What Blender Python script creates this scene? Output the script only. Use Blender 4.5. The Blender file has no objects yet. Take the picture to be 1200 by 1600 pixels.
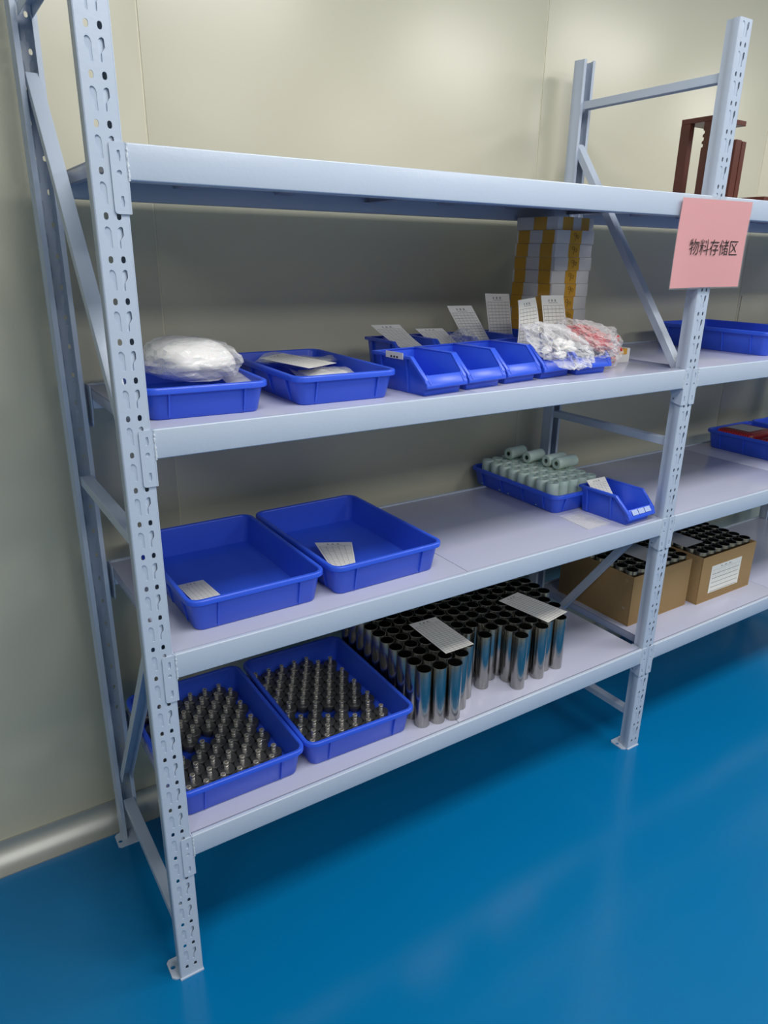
import bpy, bmesh, math, random
from mathutils import Vector, Matrix, noise
from mathutils.geometry import tessellate_polygon
random.seed(7)
S = bpy.context.scene
COL = S.collection
PI = math.pi

# ------------------------------------------------------------------ camera
cd = bpy.data.cameras.new('camera'); cam = bpy.data.objects.new('camera', cd); COL.objects.link(cam)
cam.location = (-0.2822, -1.1659, 1.4816)
cam.rotation_euler = (1.22651, -0.01396, -0.57461)
cd.sensor_width = 36.0; cd.lens = 1121.41 / 1600 * 36.0
cd.clip_start = 0.02
S.camera = cam

# ------------------------------------------------------------------ world, lights, exposure
w = bpy.data.worlds.new('world'); S.world = w; w.use_nodes = True
w.node_tree.nodes['Background'].inputs[0].default_value = (0.95, 0.97, 1.0, 1)
w.node_tree.nodes['Background'].inputs[1].default_value = 0.25
S.view_settings.view_transform = 'Standard'; S.view_settings.look = 'None'
S.view_settings.exposure = 0.8; S.view_settings.gamma = 1.0; S.view_settings.use_curve_mapping = False
CEIL = 2.75
LAMPS = [  # x, y, power : recessed ceiling panels of the room
    (0.55, -0.85, 17), (2.65, -0.85, 17), (4.8, -0.85, 15),
    (0.55, -2.7, 17), (2.65, -2.7, 17), (-1.6, -2.2, 13)]
for i, (x, y, p) in enumerate(LAMPS):
    ld = bpy.data.lights.new('ceiling_panel_light', 'AREA'); ld.shape = 'RECTANGLE'
    ld.size = 1.15; ld.size_y = 0.55; ld.energy = p; ld.color = (1.0, 0.975, 0.925)
    lo = bpy.data.objects.new('ceiling_panel_light', ld); COL.objects.link(lo)
    lo.location = (x, y, CEIL - 0.03)

# ------------------------------------------------------------------ materials
def new_mat(name):
    m = bpy.data.materials.new(name); m.use_nodes = True
    nt = m.node_tree; b = nt.nodes['Principled BSDF']
    return m, nt, b
def nd(nt, t, **kw):
    n = nt.nodes.new(t)
    for k, v in kw.items(): setattr(n, k, v)
    return n
def mat(name, col, rough=0.5, metal=0.0, bump=0.0, bscale=60.0, vary=0.0, vscale=6.0, coat=0.0, spec=0.5, sss=0.0, stretch=None, rvary=0.0):
    m, nt, b = new_mat(name)
    b.inputs['Base Color'].default_value = (*col, 1); b.inputs['Roughness'].default_value = rough
    b.inputs['Metallic'].default_value = metal; b.inputs['Coat Weight'].default_value = coat
    b.inputs['Coat Roughness'].default_value = 0.08; b.inputs['Specular IOR Level'].default_value = spec
    if sss: b.inputs['Subsurface Weight'].default_value = sss; b.inputs['Subsurface Scale'].default_value = 0.01
    tc = nd(nt, 'ShaderNodeTexCoord')
    vec = tc.outputs['Object']
    if stretch:
        mp = nd(nt, 'ShaderNodeMapping'); mp.inputs['Scale'].default_value = stretch
        nt.links.new(vec, mp.inputs['Vector']); vec = mp.outputs['Vector']
    if vary:
        n = nd(nt, 'ShaderNodeTexNoise'); n.inputs['Scale'].default_value = vscale; n.inputs['Detail'].default_value = 5
        nt.links.new(vec, n.inputs['Vector'])
        mx = nd(nt, 'ShaderNodeMix', data_type='RGBA')
        mx.inputs['A'].default_value = (*[c * (1 - vary) for c in col], 1); mx.inputs['B'].default_value = (*[min(1, c * (1 + vary)) for c in col], 1)
        nt.links.new(n.outputs['Fac'], mx.inputs['Factor']); nt.links.new(mx.outputs['Result'], b.inputs['Base Color'])
        if rvary:
            mr = nd(nt, 'ShaderNodeMapRange'); mr.inputs['To Min'].default_value = max(0, rough - rvary); mr.inputs['To Max'].default_value = rough + rvary
            nt.links.new(n.outputs['Fac'], mr.inputs['Value']); nt.links.new(mr.outputs['Result'], b.inputs['Roughness'])
    if bump:
        n2 = nd(nt, 'ShaderNodeTexNoise'); n2.inputs['Scale'].default_value = bscale; n2.inputs['Detail'].default_value = 3
        nt.links.new(vec, n2.inputs['Vector'])
        bp = nd(nt, 'ShaderNodeBump'); bp.inputs['Strength'].default_value = bump; bp.inputs['Distance'].default_value = 0.002
        nt.links.new(n2.outputs['Fac'], bp.inputs['Height']); nt.links.new(bp.outputs['Normal'], b.inputs['Normal'])
    return m
def film_mat(name, tint=(1, 1, 1), clear=0.6, rough=0.08, bump=0.8, bscale=30, top=0.9, alpha=1.0):
    # thin clear plastic: mostly see-through with bright creases
    m, nt, b = new_mat(name); out = nt.nodes['Material Output']
    b.inputs['Base Color'].default_value = (*tint, 1); b.inputs['Roughness'].default_value = rough; b.inputs['Specular IOR Level'].default_value = 1.0
    b.inputs['Alpha'].default_value = alpha
    tr = nd(nt, 'ShaderNodeBsdfTransparent'); tr.inputs[0].default_value = (0.97, 0.97, 0.98, 1)
    mx = nd(nt, 'ShaderNodeMixShader'); tc = nd(nt, 'ShaderNodeTexCoord')
    n2 = nd(nt, 'ShaderNodeTexNoise'); n2.inputs['Scale'].default_value = bscale; n2.inputs['Detail'].default_value = 4
    nt.links.new(tc.outputs['Object'], n2.inputs['Vector'])
    bp = nd(nt, 'ShaderNodeBump'); bp.inputs['Strength'].default_value = bump; bp.inputs['Distance'].default_value = 0.01
    nt.links.new(n2.outputs['Fac'], bp.inputs['Height']); nt.links.new(bp.outputs['Normal'], b.inputs['Normal'])
    lw = nd(nt, 'ShaderNodeLayerWeight'); lw.inputs['Blend'].default_value = 0.35
    nt.links.new(bp.outputs['Normal'], lw.inputs['Normal'])
    mr = nd(nt, 'ShaderNodeMapRange'); mr.inputs['To Min'].default_value = 1 - clear; mr.inputs['To Max'].default_value = top
    nt.links.new(lw.outputs['Facing'], mr.inputs['Value'])
    nt.links.new(mr.outputs['Result'], mx.inputs['Fac']); nt.links.new(tr.outputs[0], mx.inputs[1]); nt.links.new(b.outputs[0], mx.inputs[2])
    nt.links.new(mx.outputs[0], out.inputs['Surface'])
    return m
def math_n(nt, op, a, b=None):
    n = nd(nt, 'ShaderNodeMath', operation=op)
    for i, v in enumerate((a, b)):
        if v is None: continue
        if isinstance(v, (int, float)): n.inputs[i].default_value = v
        else: nt.links.new(v, n.inputs[i])
    return n.outputs[0]
def print_mat(name, paper, cols, rows, head, ink=0.35, scale=60.0, seed=0.0, rough=0.55):
    # printed form: ruled table below a heading with small blots of type (UV 0..1, v up)
    m, nt, b = new_mat(name); tc = nd(nt, 'ShaderNodeTexCoord'); sp = nd(nt, 'ShaderNodeSeparateXYZ')
    nt.links.new(tc.outputs['UV'], sp.inputs[0]); u, v = sp.outputs[0], sp.outputs[1]
    lu = 0.0 if cols == 0 else math_n(nt, 'LESS_THAN', math_n(nt, 'FRACT', math_n(nt, 'MULTIPLY', math_n(nt, 'SUBTRACT', u, 0.06), cols / 0.88)), 0.06)
    lv = math_n(nt, 'LESS_THAN', math_n(nt, 'FRACT', math_n(nt, 'MULTIPLY', math_n(nt, 'SUBTRACT', v, 0.03), rows / (head - 0.03))), 0.13)
    inside = math_n(nt, 'MULTIPLY', math_n(nt, 'LESS_THAN', math_n(nt, 'ABSOLUTE', math_n(nt, 'SUBTRACT', u, 0.5)), 0.445), math_n(nt, 'LESS_THAN', v, head + 0.006))
    rule = math_n(nt, 'MULTIPLY', math_n(nt, 'MAXIMUM', lv, lu), inside)
    n = nd(nt, 'ShaderNodeTexNoise'); n.inputs['Scale'].default_value = scale; n.inputs['Detail'].default_value = 2
    mp = nd(nt, 'ShaderNodeMapping'); mp.inputs['Location'].default_value = (seed, seed * 1.7, 0); mp.inputs['Scale'].default_value = (1, 1.6, 1)
    nt.links.new(tc.outputs['UV'], mp.inputs['Vector']); nt.links.new(mp.outputs['Vector'], n.inputs['Vector'])
    blot = math_n(nt, 'GREATER_THAN', n.outputs['Fac'], 0.62)
    band1 = math_n(nt, 'MULTIPLY', math_n(nt, 'LESS_THAN', math_n(nt, 'ABSOLUTE', math_n(nt, 'SUBTRACT', v, (1 + head) / 2)), 0.018), math_n(nt, 'LESS_THAN', math_n(nt, 'ABSOLUTE', math_n(nt, 'SUBTRACT', u, 0.5)), 0.2))
    tri = math_n(nt, 'LESS_THAN', math_n(nt, 'FRACT', math_n(nt, 'MULTIPLY', u, 7.0)), 0.45)
    title = math_n(nt, 'MULTIPLY', band1, tri)
    under = math_n(nt, 'MULTIPLY', math_n(nt, 'LESS_THAN', math_n(nt, 'ABSOLUTE', math_n(nt, 'SUBTRACT', v, (1 + head) / 2 - 0.035)), 0.004), math_n(nt, 'LESS_THAN', math_n(nt, 'ABSOLUTE', math_n(nt, 'SUBTRACT', u, 0.5)), 0.2))
    body = math_n(nt, 'MULTIPLY', math_n(nt, 'MULTIPLY', blot, inside), math_n(nt, 'GREATER_THAN', v, head * 0.55))
    dark = math_n(nt, 'MINIMUM', math_n(nt, 'ADD', math_n(nt, 'MULTIPLY', rule, 0.72), math_n(nt, 'ADD', math_n(nt, 'MULTIPLY', math_n(nt, 'MAXIMUM', title, under), 0.7), math_n(nt, 'MULTIPLY', body, 0.5))), 1.0)
    mx = nd(nt, 'ShaderNodeMix', data_type='RGBA'); mx.inputs['A'].default_value = (*paper, 1); mx.inputs['B'].default_value = (ink * 0.2, ink * 0.2, ink * 0.22, 1)
    nt.links.new(dark, mx.inputs['Factor']); nt.links.new(mx.outputs['Result'], b.inputs['Base Color'])
    b.inputs['Roughness'].default_value = rough
    return m

M = {}
M['paint'] = mat('rack_paint', (0.50, 0.572, 0.695), 0.27, bump=0.10, bscale=140, vary=0.03, vscale=9)
M['shelf'] = mat('rack_paint_bounce_tint', (0.44, 0.455, 0.585), 0.20, bump=0.03, bscale=25, vary=0.03, vscale=3)  # rack paint again; blue tray bounce and dimmer shelf light put into the colour
M['weld'] = mat('weld_bead', (0.60, 0.66, 0.74), 0.35, bump=0.8, bscale=260)
M['blue'] = mat('blue_plastic', (0.032, 0.105, 0.74), 0.33, bump=0.05, bscale=30, vary=0.05, vscale=5, sss=0.05)
M['floor'] = mat('epoxy_floor', (0.0, 0.150, 0.37), 0.20, bump=0.02, bscale=5, vary=0.06, vscale=1.2, spec=0.42)
M['wall'] = mat('wall_panel_paint', (0.60, 0.580, 0.458), 0.30, bump=0.05, bscale=2.2, vary=0.02, vscale=1.0, spec=0.5)
M['joint'] = mat('joint_sealant', (0.74, 0.71, 0.56), 0.35)
M['alu'] = mat('aluminium_cove', (0.54, 0.54, 0.51), 0.45, metal=0.75, bump=0.08, bscale=8, stretch=(0.3, 1, 1))
M['ceil'] = mat('ceiling_paint', (0.72, 0.71, 0.66), 0.6)
M['steel'] = mat('stainless_tube', (0.37, 0.36, 0.34), 0.20, metal=1.0, bump=0.06, bscale=90, stretch=(30, 30, 0.6))
M['chrome'] = mat('nickel_fitting', (0.90, 0.86, 0.78), 0.24, metal=0.8)
M['painted_dark_nickel'] = mat('nickel_reflection_shade', (0.12, 0.12, 0.125), 0.42, metal=0.7)  # same nickel; dark shelf reflection and bore shade painted into the colour
M['card'] = mat('cardboard', (0.36, 0.225, 0.095), 0.75, bump=0.15, bscale=200, vary=0.06, vscale=8)
M['cardin'] = mat('cardboard_edge', (0.42, 0.28, 0.14), 0.8)
M['white'] = mat('white_carton', (0.72, 0.70, 0.68), 0.5, vary=0.02, vscale=20)
M['tape'] = mat('ochre_tape', (0.68, 0.35, 0.03), 0.2, bump=0.1, bscale=50, coat=0.3)
M['ink'] = mat('black_ink', (0.012, 0.011, 0.012), 0.5)
M['pink'] = mat('pink_paper', (0.80, 0.33, 0.33), 0.45)
M['lam'] = film_mat('laminate_film', clear=0.965, rough=0.16, bump=0.25, bscale=14, top=0.12)
M['film'] = film_mat('clear_bag_film', clear=0.87, rough=0.10, bump=0.5, bscale=40, top=0.66)
M['zipbag'] = film_mat('zip_bag_film', clear=0.85, rough=0.12, bump=0.6, bscale=30, top=0.4)
M['wrap'] = mat('foam_roll_wrap', (0.62, 0.77, 0.70), 0.26, bump=0.35, bscale=70, vary=0.15, vscale=25, sss=0.15)
M['wrapend'] = mat('foam_roll_end', (0.40, 0.52, 0.46), 0.5, vary=0.12, vscale=60)
M['brown'] = mat('red_brown_board', (0.105, 0.026, 0.017), 0.38, vary=0.15, vscale=12, stretch=(1, 1, 0.2))
M['whitebag'] = mat('white_bag_filling', (0.80, 0.79, 0.77), 0.35, bump=0.3, bscale=28, sss=0.2)
M['red'] = mat('red_plastic_rings', (0.55, 0.022, 0.03), 0.28, bump=0.6, bscale=120)
M['redmesh'] = mat('red_net', (0.23, 0.016, 0.018), 0.3, bump=0.9, bscale=160)
M['print1'] = print_mat('stock_card_print', (0.86, 0.84, 0.79), 6, 16, 0.86, seed=1.3)
M['print2'] = print_mat('stock_card_print_b', (0.86, 0.84, 0.79), 5, 14, 0.84, seed=5.9)
M['print4'] = print_mat('faded_form_print', (0.56, 0.56, 0.58), 5, 14, 0.84, seed=9.2)
M['print3'] = print_mat('carton_label_print', (0.82, 0.81, 0.76), 0, 5, 0.83, seed=3.1, scale=34)
M['insert'] = mat('clear_label_insert', (0.42, 0.52, 0.80), 0.15, coat=0.5)
M['grey'] = mat('grey_card', (0.40, 0.41, 0.42), 0.5)
M['rubber'] = mat('dark_cover', (0.05, 0.05, 0.055), 0.6)

# ------------------------------------------------------------------ mesh helpers
class MB:
    def __init__(s): s.v = []; s.f = []; s.m = []; s.uv = {}
    def add(s, vs, fs, mi=0):
        o = len(s.v); s.v += [tuple(p) for p in vs]
        for f in fs: s.f.append(tuple(i + o for i in f)); s.m.append(mi)
        return s
    def box(s, x0, x1, y0, y1, z0, z1, mi=0):
        vs = [(x, y, z) for z in (z0, z1) for y in (y0, y1) for x in (x0, x1)]
        return s.add(vs, [(0, 2, 3, 1), (4, 5, 7, 6), (0, 1, 5, 4), (2, 6, 7, 3), (0, 4, 6, 2), (1, 3, 7, 5)], mi)
    def prism(s, poly, fn, a0, a1, mi=0, cap=True):
        # poly: list of 2D points, fn(p, a) -> 3D
        n = len(poly); vs = [fn(p, a0) for p in poly] + [fn(p, a1) for p in poly]
        fs = [(i, (i + 1) % n, n + (i + 1) % n, n + i) for i in range(n)]
        if cap: fs += [tuple(range(n))[::-1], tuple(range(n, 2 * n))]
        return s.add(vs, fs, mi)
    def plate(s, outer, holes, fn, t0, t1, mi=0):
        # flat plate with holes, thickness from t0 to t1 along fn's last argument
        loops = [outer] + holes
        tris = tessellate_polygon([[Vector((p[0], p[1], 0)) for p in l] for l in loops])
        flat = [p for l in loops for p in l]; n = len(flat)
        vs = [fn(p, t0) for p in flat] + [fn(p, t1) for p in flat]
        fs = [tuple(t) for t in tris] + [tuple(i + n for i in t[::-1]) for t in tris]
        o = 0
        for l in loops:
            k = len(l)
            for i in range(k): fs.append((o + i, o + (i + 1) % k, n + o + (i + 1) % k, n + o + i))
            o += k
        return s.add(vs, fs, mi)
    def rings(s, rings, mi=0, close=True, cap0=False, cap1=False):
        n = len(rings[0]); vs = [p for r in rings for p in r]; fs = []
        for k in range(len(rings) - 1):
            for i in range(n if close else n - 1):
                a, b = k * n + i, k * n + (i + 1) % n
                fs.append((a, b, b + n, a + n))
        if cap0: fs.append(tuple(range(n))[::-1])
        if cap1: fs.append(tuple(range((len(rings) - 1) * n, len(rings) * n)))
        return s.add(vs, fs, mi)
    def lathe(s, prof, n=20, c=(0, 0, 0), mi=0, cap0=False, cap1=False):
        return s.rings([[(c[0] + r * math.cos(2 * PI * i / n), c[1] + r * math.sin(2 * PI * i / n), c[2] + z) for i in range(n)] for r, z in prof], mi, True, cap0, cap1)
    def tube(s, pts, r, n=6, mi=0):
        pts = [Vector(p) for p in pts]; rs = []
        for i, p in enumerate(pts):
            d = (pts[min(i + 1, len(pts) - 1)] - pts[max(i - 1, 0)]).normalized()
            a = d.orthogonal().normalized() if abs(d.z) > 0.9 else d.cross(Vector((0, 0, 1))).normalized(); b = d.cross(a)
            rr = r[i] if isinstance(r, (list, tuple)) else r
            rs.append([tuple(p + a * rr * math.cos(2 * PI * k / n) + b * rr * math.sin(2 * PI * k / n)) for k in range(n)])
        return s.rings(rs, mi, True, True, True)
    def mesh(s, name, mats, smooth=35, bevel=0.0, seg=2):
        me = bpy.data.meshes.new(name); me.from_pydata(s.v, [], s.f)
        for m in (mats if isinstance(mats, (list, tuple)) else [mats]): me.materials.append(m)
        for p, mi in zip(me.polygons, s.m): p.material_index = mi
        bm = bmesh.new(); bm.from_mesh(me)
        bmesh.ops.recalc_face_normals(bm, faces=bm.faces)
        if bevel:
            es = [e for e in bm.edges if len(e.link_faces) == 2 and e.calc_face_angle(0) > 0.6]
            bmesh.ops.bevel(bm, geom=es, offset=bevel, segments=seg, profile=0.5, affect='EDGES', clamp_overlap=True)
        bm.to_mesh(me); bm.free()
        if smooth:
            for p in me.polygons: p.use_smooth = True
            me.set_sharp_from_angle(angle=math.radians(smooth))
        me.update(); return me
def obj(name, me, parent=None, loc=(0, 0, 0), rot=(0, 0, 0)):
    o = bpy.data.objects.new(name, me); COL.objects.link(o); o.location = loc; o.rotation_euler = rot
    if parent: o.parent = parent
    return o
def tag(o, label, cat, group=None):
    o['label'] = label; o['category'] = cat
    if group: o['group'] = group
    return o
def thing(name, label, cat, loc=(0, 0, 0), rz=0.0, group=None):
    o = bpy.data.objects.new(name, None); COL.objects.link(o); o.location = loc; o.rotation_euler = (0, 0, rz); o.empty_display_size = 0.03
    return tag(o, label, cat, group)
def struct(name, me, parent=None, loc=(0, 0, 0)):
    o = obj(name, me, parent, loc)
    if not parent: o['kind'] = 'structure'
    return o
def rrect(w, l, r, z, n=5, cx=0.0, cy=0.0):
    pts = []
    for qx, qy, a0 in ((1, 1, 0), (-1, 1, 90), (-1, -1, 180), (1, -1, 270)):
        for i in range(n + 1):
            a = math.radians(a0 + 90 * i / n)
            pts.append((cx + qx * (w / 2 - r) + r * math.cos(a), cy + qy * (l / 2 - r) + r * math.sin(a), z))
    return pts

# ------------------------------------------------------------------ the room
WALL = 0.562
FX0, FX1, FY0 = -3.0, 7.0, -4.5
b = MB().box(FX0, FX1, FY0, WALL + 0.1, -0.1, 0.0); struct('floor', b.mesh('floor', M['floor'], 0))
wb = struct('wall_back', MB().box(FX0, FX1, WALL + 0.0018, WALL + 0.1, 0.0, CEIL).mesh('wall_back', M['joint'], 0))
SEAMS = [FX0, -2.077, -0.927, 0.226, 1.371, 2.52, 3.67, 4.82, 5.97, FX1]
for x0, x1 in zip(SEAMS[:-1], SEAMS[1:]):
    me = MB().box(x0 + 0.0017, x1 - 0.0017, WALL, WALL + 0.008, 0.0, CEIL).mesh('wall_panel', M['wall'], 30, 0.0008, 2)
    obj('wall_panel', me, wb)
# coved aluminium skirting, concave quarter round
prof = [(WALL, 0.0), (WALL - 0.062, 0.0), (WALL - 0.062, 0.0035)]
R = 0.056
for i in range(0, 9):
    a = math.radians(90 * i / 8); prof.append((WALL - 0.0605 + R * math.sin(a) , 0.0035 + R * (1 - math.cos(a))))
prof += [(WALL - 0.0045, 0.063), (WALL, 0.063)]
struct('baseboard_back', MB().prism(prof, lambda p, a: (a, p[0], p[1]), FX0, FX1).mesh('baseboard_back', M['alu'], 40))
struct('ceiling', MB().box(FX0, FX1, FY0, WALL + 0.1, CEIL, CEIL + 0.1).mesh('ceiling', M['ceil'], 0))
struct('wall_left', MB().box(FX0 - 0.1, FX0, FY0, WALL + 0.1, 0, CEIL).mesh('wall_left', M['wall'], 0))
struct('wall_right', MB().box(FX1, FX1 + 0.1, FY0, WALL + 0.1, 0, CEIL).mesh('wall_right', M['wall'], 0))
struct('wall_front', MB().box(FX0, FX1, FY0 - 0.1, FY0, 0, CEIL).mesh('wall_front', M['wall'], 0))

# ------------------------------------------------------------------ storage rack
Z0, P = 0.0276, 0.06
L = 1.4506                         # bay pitch
D = 0.50                           # rack depth
LEV = [0.368, 0.788, 1.208, 1.628] # shelf tops
rack = thing('storage_rack', 'pale blue-grey perforated steel rack with two bays of four shelves along the wall', 'rack', (0, 0, 0))

def oval(cx, cz, w, h, n=4):
    pts = []
    for q, a0 in (((0), 0), ((1), 180)):
        for i in range(n + 1):
            a = math.radians(a0 + 180 * i / n)
            pts.append((cx + w / 2 * math.cos(a), cz + (h / 2 - w / 2) * (1 if q == 0 else -1) + w / 2 * math.sin(a)))
    return pts
def tear(s, z):   # keyhole: wide lobe above, narrow foot towards the middle of the post
    q = [(0.0042, 0.016), (0.0042, 0.0385), (0.0052, 0.0425), (0.0075, 0.0452), (0.0105, 0.046), (0.0126, 0.0445), (0.0131, 0.041), (0.0131, 0.0345), (0.0122, 0.0325), (0.0084, 0.0275), (0.0080, 0.016)]
    return [(s * x, z + dz) for x, dz in q]
def upright_mesh():
    b = MB(); f = lambda p, t: (p[0], t, p[1]); HW = 0.0228; T = 0.0018
    b.plate([(-HW, 0), (HW, 0), (HW, 0.0156), (-HW, 0.0156)], [], f, 0, T)
    for k in range(33):
        z = Z0 + P * k; lo, hi = z - 0.012, z + 0.048
        if k == 32: hi = 2.0
        holes = [oval(-0.0091, z, 0.0066, 0.0105), oval(0.0091, z, 0.0066, 0.0105), tear(-1, z), tear(1, z)]
        b.plate([(-HW, lo), (HW, lo), (HW, hi), (-HW, hi)], holes, f, 0, T)
        for s in (-1, 1):   # pressed-in tongues behind the keyholes
            q = tear(s, z)
            tri = tessellate_polygon([[Vector((p[0], p[1], 0)) for p in q]])
            b.add([(p[0], 0.0006 + max(0, (abs(p[0]) - 0.0042)) / 0.009 * (0.0036 if s > 0 else 0.0019), p[1]) for p in q], [tuple(t) for t in tri])
    for s in (-1, 1):       # stepped side flange with a return lip
        mid = [(0.0228, 0.0009)] + [(0.0228 + 0.0013 * math.sin(math.radians(a)), 0.0022 - 0.0013 * math.cos(math.radians(a))) for a in (30, 60, 90)]
        mid += [(0.0241, 0.017), (0.0212, 0.021), (0.0212, 0.035), (0.0125, 0.035)]
        out, inn = [], []
        for i, p in enumerate(mid):
            a = Vector(mid[max(0, i - 1)]); c = Vector(mid[min(len(mid) - 1, i + 1)]); d = (c - a).normalized(); nrm = Vector((d.y, -d.x))
            out.append(Vector(p) + nrm * 0.0009); inn.append(Vector(p) - nrm * 0.0009)
        poly = [(s * p.x, p.y) for p in out + inn[::-1]]
        b.prism(poly, lambda p, a: (p[0], p[1], a), 0.0, 2.0)
    return b.mesh('upright', M['paint'], 40)
UP = upright_mesh()
def foot_mesh():
    b = MB(); o = [(-0.040, 0.012), (-0.034, 0.006), (-0.026, 0.004), (-0.0255, -0.003), (0.0255, -0.003), (0.0255, 0.058), (-0.034, 0.058), (-0.040, 0.052)]
    hole = [(-0.031 + 0.0055 * math.cos(2 * PI * i / 12), 0.036 + 0.0055 * math.sin(2 * PI * i / 12)) for i in range(12)]
    b.plate(o, [hole], lambda p, t: (p[0], p[1], t), 0.0, 0.0035)
    return b.mesh('foot_plate', M['paint'], 30)
FOOT = foot_mesh()
def chan(p, q, wx=0.026, h=0.020, t=0.0016, flip=1):
    # C-channel brace from p to q (in the y-z plane), web up or down
    p = Vector(p); q = Vector(q); d = (q - p).normalized(); up = Vector((1, 0, 0)).cross(d) * flip
    if up.z < 0: up = -up
    up *= flip
    pts = [(-wx / 2, 0), (-wx / 2, h), (-wx / 2 + t, h), (-wx / 2 + t, t), (wx / 2 - t, t), (wx / 2 - t, h), (wx / 2, h), (wx / 2, 0)]
    b = MB(); b.prism([(x, -z) for x, z in pts], lambda c, a: tuple((p if a == 0 else q) + Vector((c[0], 0, 0)) + up * c[1]), 0, 1)
    return b
B_TOP = chan((0, 0.034, 1.897), (0, D - 0.034, 1.897)).mesh('brace', M['paint'], 30, 0.0006, 1)
B_MID = chan((0, 0.034, 1.012), (0, D - 0.034, 1.012)).mesh('brace', M['paint'], 30, 0.0006, 1)
B_LOW = chan((0, 0.034, 0.128), (0, D - 0.034, 0.128)).mesh('brace', M['paint'], 30, 0.0006, 1)
B_D1 = chan((0, 0.032, 1.205), (0, D - 0.030, 1.790)).mesh('diagonal_brace', M['paint'], 30, 0.0006, 1)
B_D2 = chan((0, 0.032, 0.812), (0, D - 0.030, 0.205)).mesh('diagonal_brace', M['paint'], 30, 0.0006, 1)
for i, x in enumerate((0.0, L, 2 * L)):
    for back in (0, 1):
        u = obj('upright', UP, rack, (x + (-0.006 if (i == 0 and back) else 0), D if back else 0, 0.0012), (0, 0, PI if back else 0))
        fo = obj('foot_plate', FOOT, u, (0, 0, -0.0012))
        if back: fo.scale = (-1, 1, 1)
    for nm, me in (('brace', B_TOP), ('brace', B_MID), ('brace', B_LOW), ('diagonal_brace', B_D1), ('diagonal_brace', B_D2)):
        obj(nm, me, rack, (x - (0.003 if i == 0 else 0), 0, 0))

BX0, BX1 = 0.0285, L - 0.0285
def beam_mesh():
    # box section with a stepped ledge that carries the shelf panel (y from the front face backwards)
    poly = [(-0.0022, -0.050), (-0.0022, 0.0), (0.0085, 0.0), (0.0085, -0.0075), (0.036, -0.0075), (0.036, -0.050)]
    return MB().prism(poly, lambda p, a: (a, p[0], p[1]), BX0, BX1).mesh('beam', M['paint'], 40, 0.0022, 3)
def bracket_mesh():
    # L-shaped end bracket; front leg over the post face, side leg along the post flank
    b = MB(); W = 0.0225; H = 0.096
    def rr():
        pts = [(0.0, 0.0)]
        pts += [(0.0, -H), (W - 0.006 + 0.0, -H)]
        pts += [(W - 0.005 + 0.005 * math.sin(math.radians(a)), -H + 0.005 - 0.005 * math.cos(math.radians(a))) for a in (30, 60, 90)]
        pts += [(W - 0.004 + 0.004 * math.cos(math.radians(a)), -0.004 + 0.004 * math.sin(math.radians(a))) for a in (0, 30, 60, 90)]
        return pts
    circ = [(0.0112 + 0.0036 * math.cos(2 * PI * i / 12), -0.0405 + 0.0036 * math.sin(2 * PI * i / 12)) for i in range(12)]
    slots = [[(0.0135, z), (0.0088, z), (0.0075, z + 0.006), (0.0082, z + 0.0145), (0.0118, z + 0.0145)] for z in (-0.0255, -0.086)]
    b.plate(rr(), [circ] + slots, lambda p, t: (0.0265 - p[0], t, p[1]), -0.0024, 0.0)
    for z in (-0.0255, -0.086):   # hook pressed through the slot
        b.add([(0.0265 - x, -0.0006 + (0.0045 if i in (1, 2, 3) else 0), zz) for i, (x, zz) in enumerate([(0.0135, z), (0.0088, z), (0.0075, z + 0.006), (0.0082, z + 0.0145), (0.0118, z + 0.0145)])], [(0, 1, 2, 3, 4)])
    side = [(-0.0024, 0.0), (0.036, 0.0), (0.036, -0.062), (0.026, -0.074), (0.024, -0.088), (0.018, -0.094), (0.010, -0.096), (-0.0024, -0.096)]
    hole = [(0.0235 + 0.003 * math.cos(2 * PI * i / 10), -0.080 + 0.003 * math.sin(2 * PI * i / 10)) for i in range(10)]
    side = [(-0.0024, 0.0), (0.038, 0.0), (0.038, -0.054), (0.031, -0.072), (0.031, -0.084), (0.027, -0.090), (-0.0024, -0.096)]
    b.plate(side, [hole], lambda p, t: (t, p[0], p[1]), 0.0259, 0.0283)
    return b.mesh('end_bracket', M['paint'], 30)
def weld_mesh():
    b = MB(); n = 22
    pts = [(0.0287 + random.uniform(-0.0004, 0.0004), -0.0018, -0.001 - 0.05 * i / n) for i in range(n + 1)]
    b.tube(pts, [0.0018 + random.uniform(-0.0006, 0.0007) for _ in pts], 6)
    return b.mesh('weld_bead', M['weld'], 60)
BEAM, BRK, WELD = beam_mesh(), bracket_mesh(), weld_mesh()
MIR = Matrix.Scale(-1, 4, (1, 0, 0))
def mirrored(me):
    m2 = me.copy(); m2.transform(MIR); m2.flip_normals(); return m2
BRKM, WELDM = mirrored(BRK), mirrored(WELD)
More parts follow.
